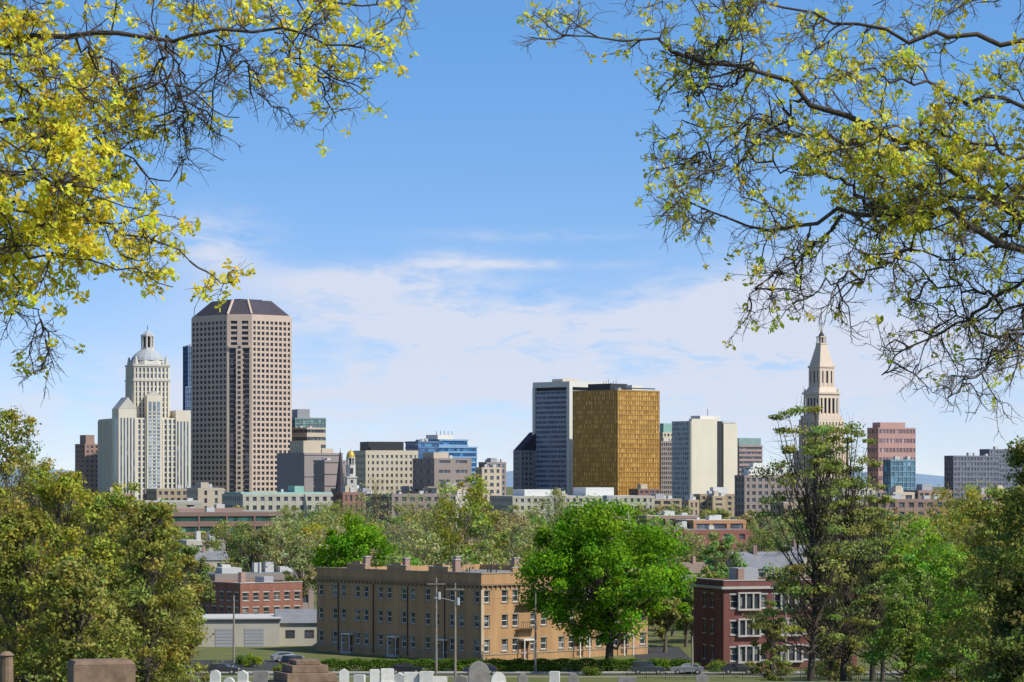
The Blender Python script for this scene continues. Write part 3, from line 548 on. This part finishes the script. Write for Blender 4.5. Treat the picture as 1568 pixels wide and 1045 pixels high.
for px,yt,d,R0,col,per,K in [(712,714,600,7.8,YG,70,80),(668,735,640,6.5,(.2,.19,.07),18,60),(745,762,560,5,(.16,.2,.05),70,50),(640,785,560,5,PALE,30,50),(790,790,620,6,PALE,55,50),(850,742,900,9,(.17,.19,.07),60,50),(575,730,1000,9,(.22,.22,.1),30,50),(430,780,620,8,PALE,55,60),(385,795,620,6,(.15,.17,.06),55,50),(470,793,680,7,YG,55,40),(1105,810,520,4.6,(.13,.19,.06),100,45),(1040,800,800,7,PALE,60,45),(350,788,760,7,(.16,.18,.05),60,45),(980,820,700,7,(.1,.18,.04),60,45),(1160,800,640,6,(.15,.17,.05),60,45),(1050,880,470,3.6,(.12,.17,.04),90,40),(1018,900,455,3,(.16,.17,.05),80,36),(1085,860,480,4,(.12,.17,.04),90,40),(300,850,520,4,(.13,.15,.05),70,40),(460,840,580,3.5,PALE,50,36),(610,795,700,6,(.2,.19,.1),25,50),(820,795,560,5,(.19,.19,.07),35,50),(510,760,1100,9,(.17,.19,.06),60,45),(640,750,1150,9,(.19,.2,.08),50,45),(450,765,1150,8,(.15,.18,.05),60,45),(1010,860,520,4.5,(.11,.18,.03),90,40)]:
    H=SZ(yt,d); C,R_=broad(H,R0,H*.25,K,.2); tree('spring_tree',put(px,d),H,C,R_,per,.28,col,.3,twigs=5,nlimb=34)
for i,(px,yt,d,R0,col,K,per) in enumerate([(10,630,300,6.3,OLIVE,130,85),(88,718,270,5.5,(.20,.205,.03),130,90),(150,752,290,5.4,(.165,.18,.035),130,90),(225,768,260,5.0,(.165,.17,.04),150,90),(272,832,285,3.9,(.15,.155,.04),100,100),(190,742,340,5,(.22,.23,.04),100,85),(38,785,235,5.4,(.165,.17,.035),150,90),(120,862,225,4.8,(.15,.155,.04),130,90),(-30,690,260,6,OLIVE,100,85),(60,695,330,5.5,(.21,.22,.05),100,80)]):
    H=SZ(yt,d)-gz(d); C,R_=conif(H,R0,H*.08,K,.8,.21,.25,.5); tree('hemlock_tree',put(px,d),H,C,R_,per,.18,col,.28,BARK,nlimb=70,twigs=5,topfrac=.95)
for px,yt,d,R0,K,ln in [(1240,615,300,5.4,85,(.6,0)),(1290,645,310,5.2,85,(.5,0)),(1335,740,330,4.2,60,(0,0))]:
    H=SZ(yt,d)-gz(d); C,R_=conif(H,R0,H*.2,K,.42,.24,.45,.4); tree('pine_tree',put(px,d),H,C,R_,120,.17,(.15,.17,.05),.34,BARKD,nlimb=85,twigs=3,topfrac=.97,lean=ln)
for px,yt,d,R0,col,K,per,fl_ in [(1420,785,340,6,(.12,.21,.02),90,130,'b'),(1350,800,350,4.6,(.15,.18,.04),80,110,'b'),(1480,708,380,6.5,(.2,.2,.04),110,100,'b'),(1550,712,300,6,(.19,.19,.04),110,110,'b'),(1385,850,300,4,(.13,.18,.04),80,100,'c'),(1465,845,290,4.4,(.12,.2,.03),100,110,'c'),(1530,745,250,5.6,(.14,.15,.04),120,110,'c'),(1590,670,230,6,(.09,.11,.03),120,120,'c'),(1560,880,230,4,(.08,.10,.03),90,110,'c'),(1180,920,380,2.6,(.13,.14,.04),60,100,'c'),(1300,890,360,3.6,(.14,.16,.04),60,110,'c'),(1270,860,330,3,(.15,.15,.05),50,100,'c')]:
    H=SZ(yt,d)-gz(d); C,R_=(broad(H,R0,H*.15,K,.19) if fl_=='b' else conif(H,R0,H*.05,K,.7,.23,.2,.55)); tree('broadleaf_tree' if fl_=='b' else 'spruce_tree',put(px,d),H,C,R_,per,.18,col,.26,BARKD,nlimb=36,twigs=3)
VV=[];LL=[];CC=[];pal=[(.17,.18,.07),(.2,.2,.09),(.14,.17,.05),(.2,.165,.1),(.1,.17,.04),(.16,.19,.06),(.2,.21,.05),(.15,.14,.08)]
cnt=0; tries=0
while cnt<500 and tries<4000:
    tries+=1
    d=455+1400*RNG.uniform()**1.2; px=RNG.uniform(-40,1610); ytop=RNG.uniform(758,792)+max(0,(900-d))*.085; H=min(SZ(ytop,d),17+RNG.uniform(-3,2))
    ok=True
    for (a,b_,yb,db) in mids:
        pad=6/d*F
        if a-pad*.6<px<b_+pad*.6:
            if d<db-5: 
                hm=SZ(yb,d); 
                if H>hm: H=hm
            elif d<db+26: ok=False
    if not ok or H<3.5: continue
    R0=H*RNG.uniform(.36,.5); K=14; C,R_=broad(H,R0,H*.15,K,.33)
    (v,q),(lv,lq),cols=tree_arrays((SX(px,d),d,0),H,C,R_,int(RNG.choice([30,55,85])),.2+.00025*d,pal[RNG.integers(len(pal))],.25,nlimb=10,twigs=1)
    VV.append((v,q));LL.append((lv,lq));CC.append(cols);cnt+=1
v,q=cat(VV); o=np_mesh('distant_trees',v,q,BARK); v,q=cat(LL); f=np_mesh('foliage',v,q,LEAF,np.concatenate(CC)); f.parent=o
def hedge(name,x0,x1,y,zw,h,col,n,d=1.2):
    P=np.stack([RNG.uniform(x0,x1,n),y+RNG.uniform(-d/2,d/2,n),gz(y)+RNG.uniform(0,1,n)**.6*h],-1); P[:,2]+=.12*np.sin(P[:,0]*2)
    v,q=leaves(P,RNG.uniform(.08,.18,n),RNG.normal(size=(n,3))+[0,-.5,.6]); o=np_mesh(name,v,q,LEAF,jitcol(np.array(col)*1.4,n))
hedge('hedge',SX(490,412),SX(1060,412),411,0,1.6,(.08,.14,.02),18000)
hedge('hedge',SX(700,409),SX(860,409),409.4,0,.9,(.1,.16,.02),5000,.8)
def bush(px,d,h,r,col,name='bush'):
    C,R_=broad(h,r,.1,18,.35); tree(name,put(px,d),h,C,R_,110,.1,col,.06,nlimb=10,twigs=1)
bush(386,420,2.1,1.4,(.15,.19,.02)); bush(375,424,1.6,1.2,(.08,.12,.03)); bush(1190,400,2,1.6,(.1,.12,.03)); bush(1440,330,3,2.2,(.2,.15,.09)); bush(1420,300,3.6,2.2,(.22,.17,.11)); bush(1060,405,1.6,1.4,(.08,.13,.03)); bush(1010,410,1.8,1.5,(.09,.15,.02)); bush(905,402,1.1,1.4,(.08,.11,.02))
bush(330,410,1.4,1.3,(.12,.14,.04)); bush(430,409,1.2,1.2,(.12,.15,.03)); bush(1100,408,1.5,1.5,(.1,.15,.03)); bush(1150,409,1.3,1.4,(.13,.13,.05)); bush(1250,395,2.4,2,(.11,.13,.04))
# ---- framing foreground trees
def framing(name,trunk,limbs,dref,col,leafy_scale,seed,k1=2.6,sizes=(.055,.1),per=12):
    global RNG; RNG=np.random.default_rng(seed)
    parts=[];tws=[];LC=[]
    tp=resample([p for p in trunk],10); parts.append(tubes(tp[None],np.linspace(.42,.2,10)[None],10))
    for pts,r0,r1,lf,bias in limbs:
        W3=[(SX(px,dref+dd),dref+dd,SZ(py,dref+dd)) for px,py,dd in pts]
        P=resample(W3,24); P[1:-1]+=RNG.normal(size=(22,3))*.065
        Lg=np.linalg.norm(np.diff(P,axis=0),axis=1).sum(); parts.append(tubes(P[None],np.linspace(r0,r1,24)[None],6))
        k=max(3,int(Lg*k1)); c1,_,_=spawn(P[None],k,.6,1.8,7,.75,.3,(0,0,bias),.12,.45); parts.append(tubes(c1,np.repeat(np.linspace(.016,.007,7)[None],len(c1),0),4))
        c2,_,_=spawn(c1,6,.3,.95,5,.8,.3,(0,0,bias*.7-.02),.12,.4); tws.append(tubes(c2,np.repeat(np.linspace(.0085,.0045,5)[None],len(c2),0),3))
        c3,_,_=spawn(c2,5,.12,.42,4,.8,.3,(0,0,-.01),.15,.3); tws.append(tubes(c3,np.repeat(np.linspace(.005,.003,4)[None],len(c3),0),3))
        tips=np.concatenate([c3[:,-1],c2[:,-1],c1[:,-1]]); 
        cl=np.sin(tips[:,0]*2.9+1)*np.sin(tips[:,2]*3.7)*np.sin(tips[:,1]*2.1+2)
        keep=RNG.uniform(size=len(tips))<lf*leafy_scale*(1+1.3*cl); LC.append(tips[keep])
    v,q=cat(parts); o=np_mesh(name,v,q,BARKD); v,q=cat(tws); t_=np_mesh('twigs',v,q,TWIG); t_.parent=o
    T=np.concatenate(LC); C=np.repeat(T,per,0)+RNG.normal(size=(len(T)*per,3))*.045; n=len(C)
    tc_=jitcol(col,len(T),.2); v,q=leaves(C,RNG.uniform(*sizes,n)*.6,RNG.normal(size=(n,3))+[.6,-.5,.5],.55); f=np_mesh('foliage',v,q,LEAFY,np.clip(np.repeat(tc_,per,0)*RNG.uniform(.8,1.2,(n,1)),0,.88)); f.parent=o
    print(name,'tips',len(T))
tx=SX(-260,46); tr=[(tx,46,gz(46)-.3),(tx+.1,46,25),(tx-.2,46.3,29),(tx,46,33),(tx+.3,45.6,37)]
framing('spring_oak_tree',tr,[
 ([(-260,330,0),(-120,150,0),(0,62,.5),(80,55,.5),(160,45,0),(240,62,0),(330,55,-.5),(430,48,-.5),(520,70,-1),(585,50,-1)],.075,.012,.6,-.03),
 ([(-260,200,0),(-80,0,0),(60,-40,.5),(200,-30,1),(340,-25,1),(480,5,1),(600,5,1)],.08,.012,.7,-.06),
 ([(-260,430,0),(-100,335,0),(0,322,0),(90,325,-.5),(170,350,-.5),(240,365,-1),(295,405,-1)],.05,.01,1.1,0),
 ([(-260,350,0),(-120,220,0),(0,180,1),(70,190,1),(140,220,1.2),(200,240,1.5),(240,290,1.5)],.05,.01,.8,0),
 ([(240,62,0),(262,130,0),(285,180,0),(290,235,0)],.022,.008,.08,-.12),
 ([(260,60,0),(275,110,.5),(280,170,.6),(270,215,.6)],.018,.008,.05,-.12),
 ([(-200,430,0),(-60,420,0),(0,400,0),(30,440,0),(60,480,0),(70,525,.0)],.03,.007,.08,-.10),
 ([(-200,430,0),(0,375,-1),(80,385,-1),(150,400,-1),(200,420,-1),(265,440,-1)],.04,.008,1.05,-.03),
 ([(100,55,0),(170,100,.5),(190,150,.5),(150,220,.5)],.025,.008,.35,-.05),
 ([(420,50,-.5),(450,85,-.5),(485,120,-.5)],.014,.006,.5,-.05),
 ([(330,55,-.5),(380,100,0),(400,150,0)],.014,.006,.06,-.1),
 ([(-220,300,0),(-50,250,-1),(60,270,-1),(130,290,-1.5),(210,320,-1.5)],.04,.009,.9,0),
 ([(-150,180,0),(-40,120,1),(50,130,1.5),(110,170,1.5)],.04,.009,.7,0),
 ([(-200,380,0),(-60,300,1),(40,300,1.5),(120,330,1.5),(190,380,1.5)],.035,.009,1.1,0),
 ([(-200,450,0),(-60,380,.6),(20,350,.8),(60,350,.8),(140,370,.8)],.035,.009,1.0,0),
 ([(-200,260,0),(-60,190,-.6),(20,220,-.8),(90,240,-.8)],.035,.009,.9,0),
 ([(-150,100,0),(-30,70,-.6),(50,100,-.8),(100,120,-.8),(170,180,-.8)],.035,.009,.5,0),
],46,(.82,.72,.09),.42,11,k1=2.5,sizes=(.065,.11),per=10)
tx=SX(1850,50); tr=[(tx,50,gz(50)-.3),(tx-.1,50,25),(tx+.2,50.3,28.5),(tx,50,32),(tx-.3,49.6,38)]
framing('spring_oak_tree',tr,[
 ([(1850,420,0),(1700,370,0),(1568,335,0),(1470,270,0),(1400,225,.3),(1330,190,.3),(1240,150,.5),(1150,105,.5),(1075,90,.5),(1000,62,0),(920,62,0),(860,55,0)],.11,.01,.45,.0),
 ([(1700,370,0),(1568,385,-.5),(1500,345,-1),(1440,322,-1),(1360,330,-1),(1290,330,-1),(1200,355,-1),(1140,340,-.5),(1080,325,-.5),(1040,300,0)],.085,.01,.4,.0),
 ([(1400,225,.3),(1330,230,.5),(1260,210,1),(1170,190,1.2),(1110,200,1.2),(1060,180,1.4),(1030,215,1.4)],.04,.009,.42,0),
 ([(1850,300,0),(1700,140,1),(1568,60,1),(1450,50,1),(1380,60,1),(1290,30,1.5),(1200,10,1.5),(1100,-30,1.5)],.08,.012,.45,-.03),
 ([(1750,400,0),(1600,420,0),(1530,440,.4),(1480,490,.8),(1420,520,.8),(1370,540,1),(1350,575,1)],.055,.01,.10,-.05),
 ([(1290,330,-1),(1245,380,-1),(1200,415,-1),(1170,430,-1),(1145,460,-1)],.03,.009,.28,-.04),
 ([(1440,322,-1),(1380,390,-1),(1320,420,-1),(1260,435,-1),(1230,460,-1)],.035,.009,.2,-.02),
 ([(1600,420,0),(1545,510,-.6),(1520,550,-.6),(1480,585,-.8),(1450,610,-.8)],.04,.01,.06,-.05),
 ([(1075,90,.5),(1110,60,.5),(1150,20,.5),(1170,-20,.5)],.025,.01,.4,0),
 ([(1750,250,0),(1568,150,-1),(1480,150,-1),(1400,120,-1.3),(1330,110,-1.3),(1270,100,-1.5)],.06,.01,1,0),
 ([(1700,300,0),(1568,240,-1.5),(1500,220,-1.5),(1420,195,-1.5),(1350,200,-1.8),(1290,230,-1.8)],.05,.01,1.5,0),
 ([(1568,335,0),(1520,380,1),(1470,400,1),(1400,380,1),(1340,360,1)],.04,.009,.4,0),
 ([(1360,330,-1),(1300,280,-.5),(1230,260,0),(1150,250,0),(1090,265,0)],.04,.009,.45,0),
 ([(1750,150,0),(1620,0,-.8),(1500,-30,-.8),(1400,-40,-.8),(1300,-50,-1),(1100,-40,-1),(980,-20,-1),(900,-5,-1)],.07,.012,.35,-.08),
 ([(1800,450,0),(1650,480,1),(1560,520,1),(1500,500,1.5),(1440,470,1.5),(1400,460,1.5)],.05,.01,.12,-.04),
 ([(1640,200,0),(1560,290,.8),(1480,280,1.2),(1400,290,1.5),(1330,300,1.5)],.05,.01,1.2,0),
 ([(1750,330,0),(1620,300,-.5),(1540,310,-.5),(1460,300,-.8),(1380,270,-.8),(1310,270,-.8)],.045,.01,1.1,0),
 ([(1700,430,0),(1600,460,.5),(1540,470,.5),(1490,440,.8),(1430,430,.8),(1380,470,.8)],.045,.01,.12,-.03),
 ([(1230,150,.5),(1190,200,.8),(1120,230,.8),(1080,240,.8),(1050,260,.8)],.028,.008,.35,-.02),
 ([(1150,105,.5),(1110,130,.8),(1060,150,.8),(1040,170,.8)],.022,.008,.35,-.02),
],50,(.66,.64,.10),.34,23,k1=2.9,sizes=(.06,.105),per=9)
RNG=np.random.default_rng(99)
# ================================================================ STREET FURNITURE, GRAVES, CARS
WOOD=mat('weathered_wood',(.26,.22,.18),.2,2,.9)
def pole(px,d,yt,lamp=False,cross=True,lean=0):
    H=SZ(yt,d)-gz(d); b=B('utility_pole',(SX(px,d),d,gz(d)),0)
    b.cyl('shaft',WOOD,0,0,-.3,H,.17,.11)
    if cross:
        b.box('crossarm',WOOD,-1.2,1.2,-.2,-.1,H-.9,H-.75)
        for x in(-1.1,-.5,.5,1.1): b.cyl('insulators',DARK,x,-.15,H-.75,H-.55,.05,n=6)
        b.cyl('transformer',mat('transformer_grey',(.4,.42,.43)),.36,0,H-2.9,H-1.9,.24)
    if lamp:
        b.beam('lamp_arm',GREYP,(0,0,H-2.4),(-2.1,-.4,H-1.9),.05); b.box('lamp_head',GREYP,-2.7,-2.0,-.55,-.25,H-2.0,H-1.84)
    b.done(); return H
pole(668,404,885); pole(697,396,893,lamp=True); pole(358,430,912,cross=False); pole(1185,395,872); pole(1203,400,920,lamp=False,cross=False); pole(820,407,905,cross=False); pole(1060,404,975,cross=False)
b=B('overhead_wires',(0,0,0))
for dz in(0,.5,1.6):
    xs=[(358,430),(668,404),(697,396),(1185,395),(1600,395)]
    for (p0,d0),(p1,d1) in zip(xs[:-1],xs[1:]):
        a=np.array([SX(p0,d0),d0-.15,12.2-dz]);c=np.array([SX(p1,d1),d1-.15,12.2-dz])
        for j in range(8):
            s=j/8; s2=(j+1)/8
            b.beam('wire',DARK,tuple(a*(1-s)+c*s-np.array([0,0,1.2*s*(1-s)])),tuple(a*(1-s2)+c*s2-np.array([0,0,1.2*s2*(1-s2)])),.014,3)
b.done()
def car(px,d,rot,colname,col,suv=False,name='parked_car'):
    z=gz(d)+.01; b=B(name,(SX(px,d),d,z),rot); pm=mat(colname,col,.03,1,.3,.3,spec=.6); h=1.75 if suv else 1.42
    body=[(-2.2,.35),(2.2,.35),(2.25,.7),(2.1,.88),(1.1,.98),(-1.9,1.02),(-2.2,.9),(-2.27,.6)]
    cab=[(1.05,.98),(.45,h-.05),(-.3,h),(-1.3 if not suv else -1.9,h-.03),(-1.85 if not suv else -2.1,1.02)]
    def ext(part,m,prof,w,wt=None):
        n=len(prof); wt=wt or w; vs=[(x,-(w if z_<1.0 else wt),z_) for x,z_ in prof]+[(x,(w if z_<1.0 else wt),z_) for x,z_ in prof]
        b.raw(part,m,vs,[tuple(range(n)),tuple(range(2*n-1,n-1,-1))]+[(i+n,(i+1)%n+n,(i+1)%n,i) for i in range(n)])
    ext('body',pm,body,.88); ext('cabin',pm,cab,.8,.66)
    wn=[(.92,1.03),(.42,h-.12),(-1.2 if not suv else -1.8,h-.1),(-1.6 if not suv else -1.95,1.05)]
    ext('side_windows',GN,wn,.83,.71)
    b.raw('windscreen',GN,[(1.02,-.68,1.02),(1.02,.68,1.02),(.5,.6,h-.1),(.5,-.6,h-.1)],[(0,1,2,3)])
    for x in(-1.35,1.35):
        for y in(-.8,.8):
            v,f=tubes(np.array([[(x,y-.12,.34),(x,y+.12,.34)]],float),np.array([[.34,.34]]),16); b.raw('wheels',DARK,[tuple(q) for q in v]+[(x,y-.12,.34),(x,y+.12,.34)],[tuple(q) for q in f]+[(32,(i+1)%16,i) for i in range(16)]+[(33,16+i,16+(i+1)%16) for i in range(16)])
            s=-1 if y<0 else 1; v,f=tubes(np.array([[(x,y+s*.1,.34),(x,y+s*.135,.34)]],float),np.array([[.19,.15]]),10); b.raw('hubs',CONC,[tuple(q) for q in v]+[(x,y+s*.135,.34)],[tuple(q) for q in f]+[(20,10+i,10+(i+1)%10) for i in range(10)])
    for y in(-.62,.62): b.box('headlights',WHITE,2.2,2.27,y-.18,y+.18,.62,.76); b.box('tail_lights',mat('tail_red',(.4,.02,.02)),-2.29,-2.2,y-.18,y+.18,.68,.84)
    b.done()
car(622,404.5,0,'paint_black',(.03,.03,.035)); car(735,404.5,math.pi,'paint_dark_blue',(.04,.05,.09)); car(452,418,.9,'paint_charcoal',(.06,.06,.065),True); car(480,414,1.1,'paint_black',(.03,.03,.035)); car(440,432,.3,'paint_silver',(.3,.31,.32))
car(992,404.5,0,'paint_green_grey',(.06,.08,.08),True); car(1052,404.6,math.pi,'paint_silver',(.3,.31,.32)); car(1290,404.5,0,'paint_red',(.25,.03,.03)); car(1130,404.5,0,'paint_charcoal',(.06,.06,.065)); car(340,404.5,0,'paint_charcoal',(.06,.06,.065))
GRW=mat('marble_white',(.62,.60,.55),.15,4,.7); GRG=mat('granite_grey',(.25,.23,.21),.25,3,.8); GRP=mat('brownstone_stone',(.20,.135,.09),.4,2.5,.85)
def grave(px,d,w_,h,m,style,rot=0):
    b=B('gravestone',(SX(px,d),d,gz(d)-.05),rot)
    b.box('plinth',m,-w_*.65,w_*.65,-.25,.25,0,.2)
    if style=='round':
        prof=[(-w_/2,.2),(w_/2,.2)]+[(w_/2*math.cos(a),h-w_/2+w_/2*math.sin(a)) for a in np.linspace(0,math.pi,9)]
    elif style=='gable': prof=[(-w_/2,.2),(w_/2,.2),(w_/2,h-.15),(0,h),(-w_/2,h-.15)]
    else: prof=[(-w_/2,.2),(w_/2,.2),(w_/2,h-.04),(w_/2-.04,h),(-w_/2+.04,h),(-w_/2,h-.04)]
    n=len(prof); b.raw('headstone',m,[(x,-.12,z) for x,z in prof]+[(x,.12,z) for x,z in prof],[tuple(range(n)),tuple(range(2*n-1,n-1,-1))]+[(i+n,(i+1)%n+n,(i+1)%n,i) for i in range(n)])
    b.done(bevel=.012)
for i,px in enumerate([331,352,374,398,528,549,572,591,611,633,652,676,705,762,800,848]):
    grave(px+random.uniform(-3,3),random.uniform(134,150),random.uniform(.45,.75),random.uniform(.65,.95),GRW if i not in(3,12,14) else GRG,random.choice(['flat','gable','round','flat']),random.uniform(-.3,.3))
grave(733,130,.9,1.1,GRG,'round',.1); grave(878,144,.5,.7,GRG,'round'); grave(960,148,.9,.65,GRG,'flat'); grave(1075,144,.6,.7,GRG,'gable')
d=100; b=B('stepped_monument',(SX(467,d),d,gz(d)-.2),.35)
for k,(hw,h0,h1) in enumerate([(1.0,0,.45),(.85,.452,.75),(.62,.752,1.0),(.42,1.002,1.15)]): b.box('step_%d'%k,GRP,-hw,hw,-hw,hw,h0,h1)
b.done(bevel=.02)
d=84; b=B('granite_monument',(SX(155,d),d,gz(d)-.2),.28); tz=SZ(1016,d)-gz(d)+.2
b.box('base',GRP,-1.0,1.0,-.75,.75,0,.5); b.box('die',GRP,-.86,.86,-.62,.62,.502,tz-.02); b.prism('cap_top',GRP,rect(-.86,.86,-.62,.62),tz-.018,tz+.1,rect(-.78,.78,-.55,.55)); b.done(bevel=.02)
d=80; b=B('stone_pillar',(SX(10,d),d,gz(d)-.2),0); tz=SZ(998,d)-gz(d)+.2
b.cyl('pillar',GRP,0,0,0,tz-.1,.2,.17); b.cyl('pillar_cap',GRP,0,0,tz-.1,tz,.22,.1); b.done(bevel=.01)
b=B('metal_fence',(0,0,0)); x=SX(960,392); xe=SX(1560,392)
while x<xe: b.cyl('posts',DARK,x,392,gz(392),gz(392)+1.5,.04,n=6); x+=2.5
for h in(.3,1.45): b.beam('rails',DARK,(SX(960,392),392,gz(392)+h),(xe,392,gz(392)+h),.03,4)
x=SX(960,392)
while x<xe: b.box('pickets',DARK,x,x+.03,391.98,392.01,gz(392)+.1,gz(392)+1.4); x+=.25
b.done()
print('objs',len(bpy.data.objects),'faces',sum(len(m.polygons) for m in bpy.data.meshes))
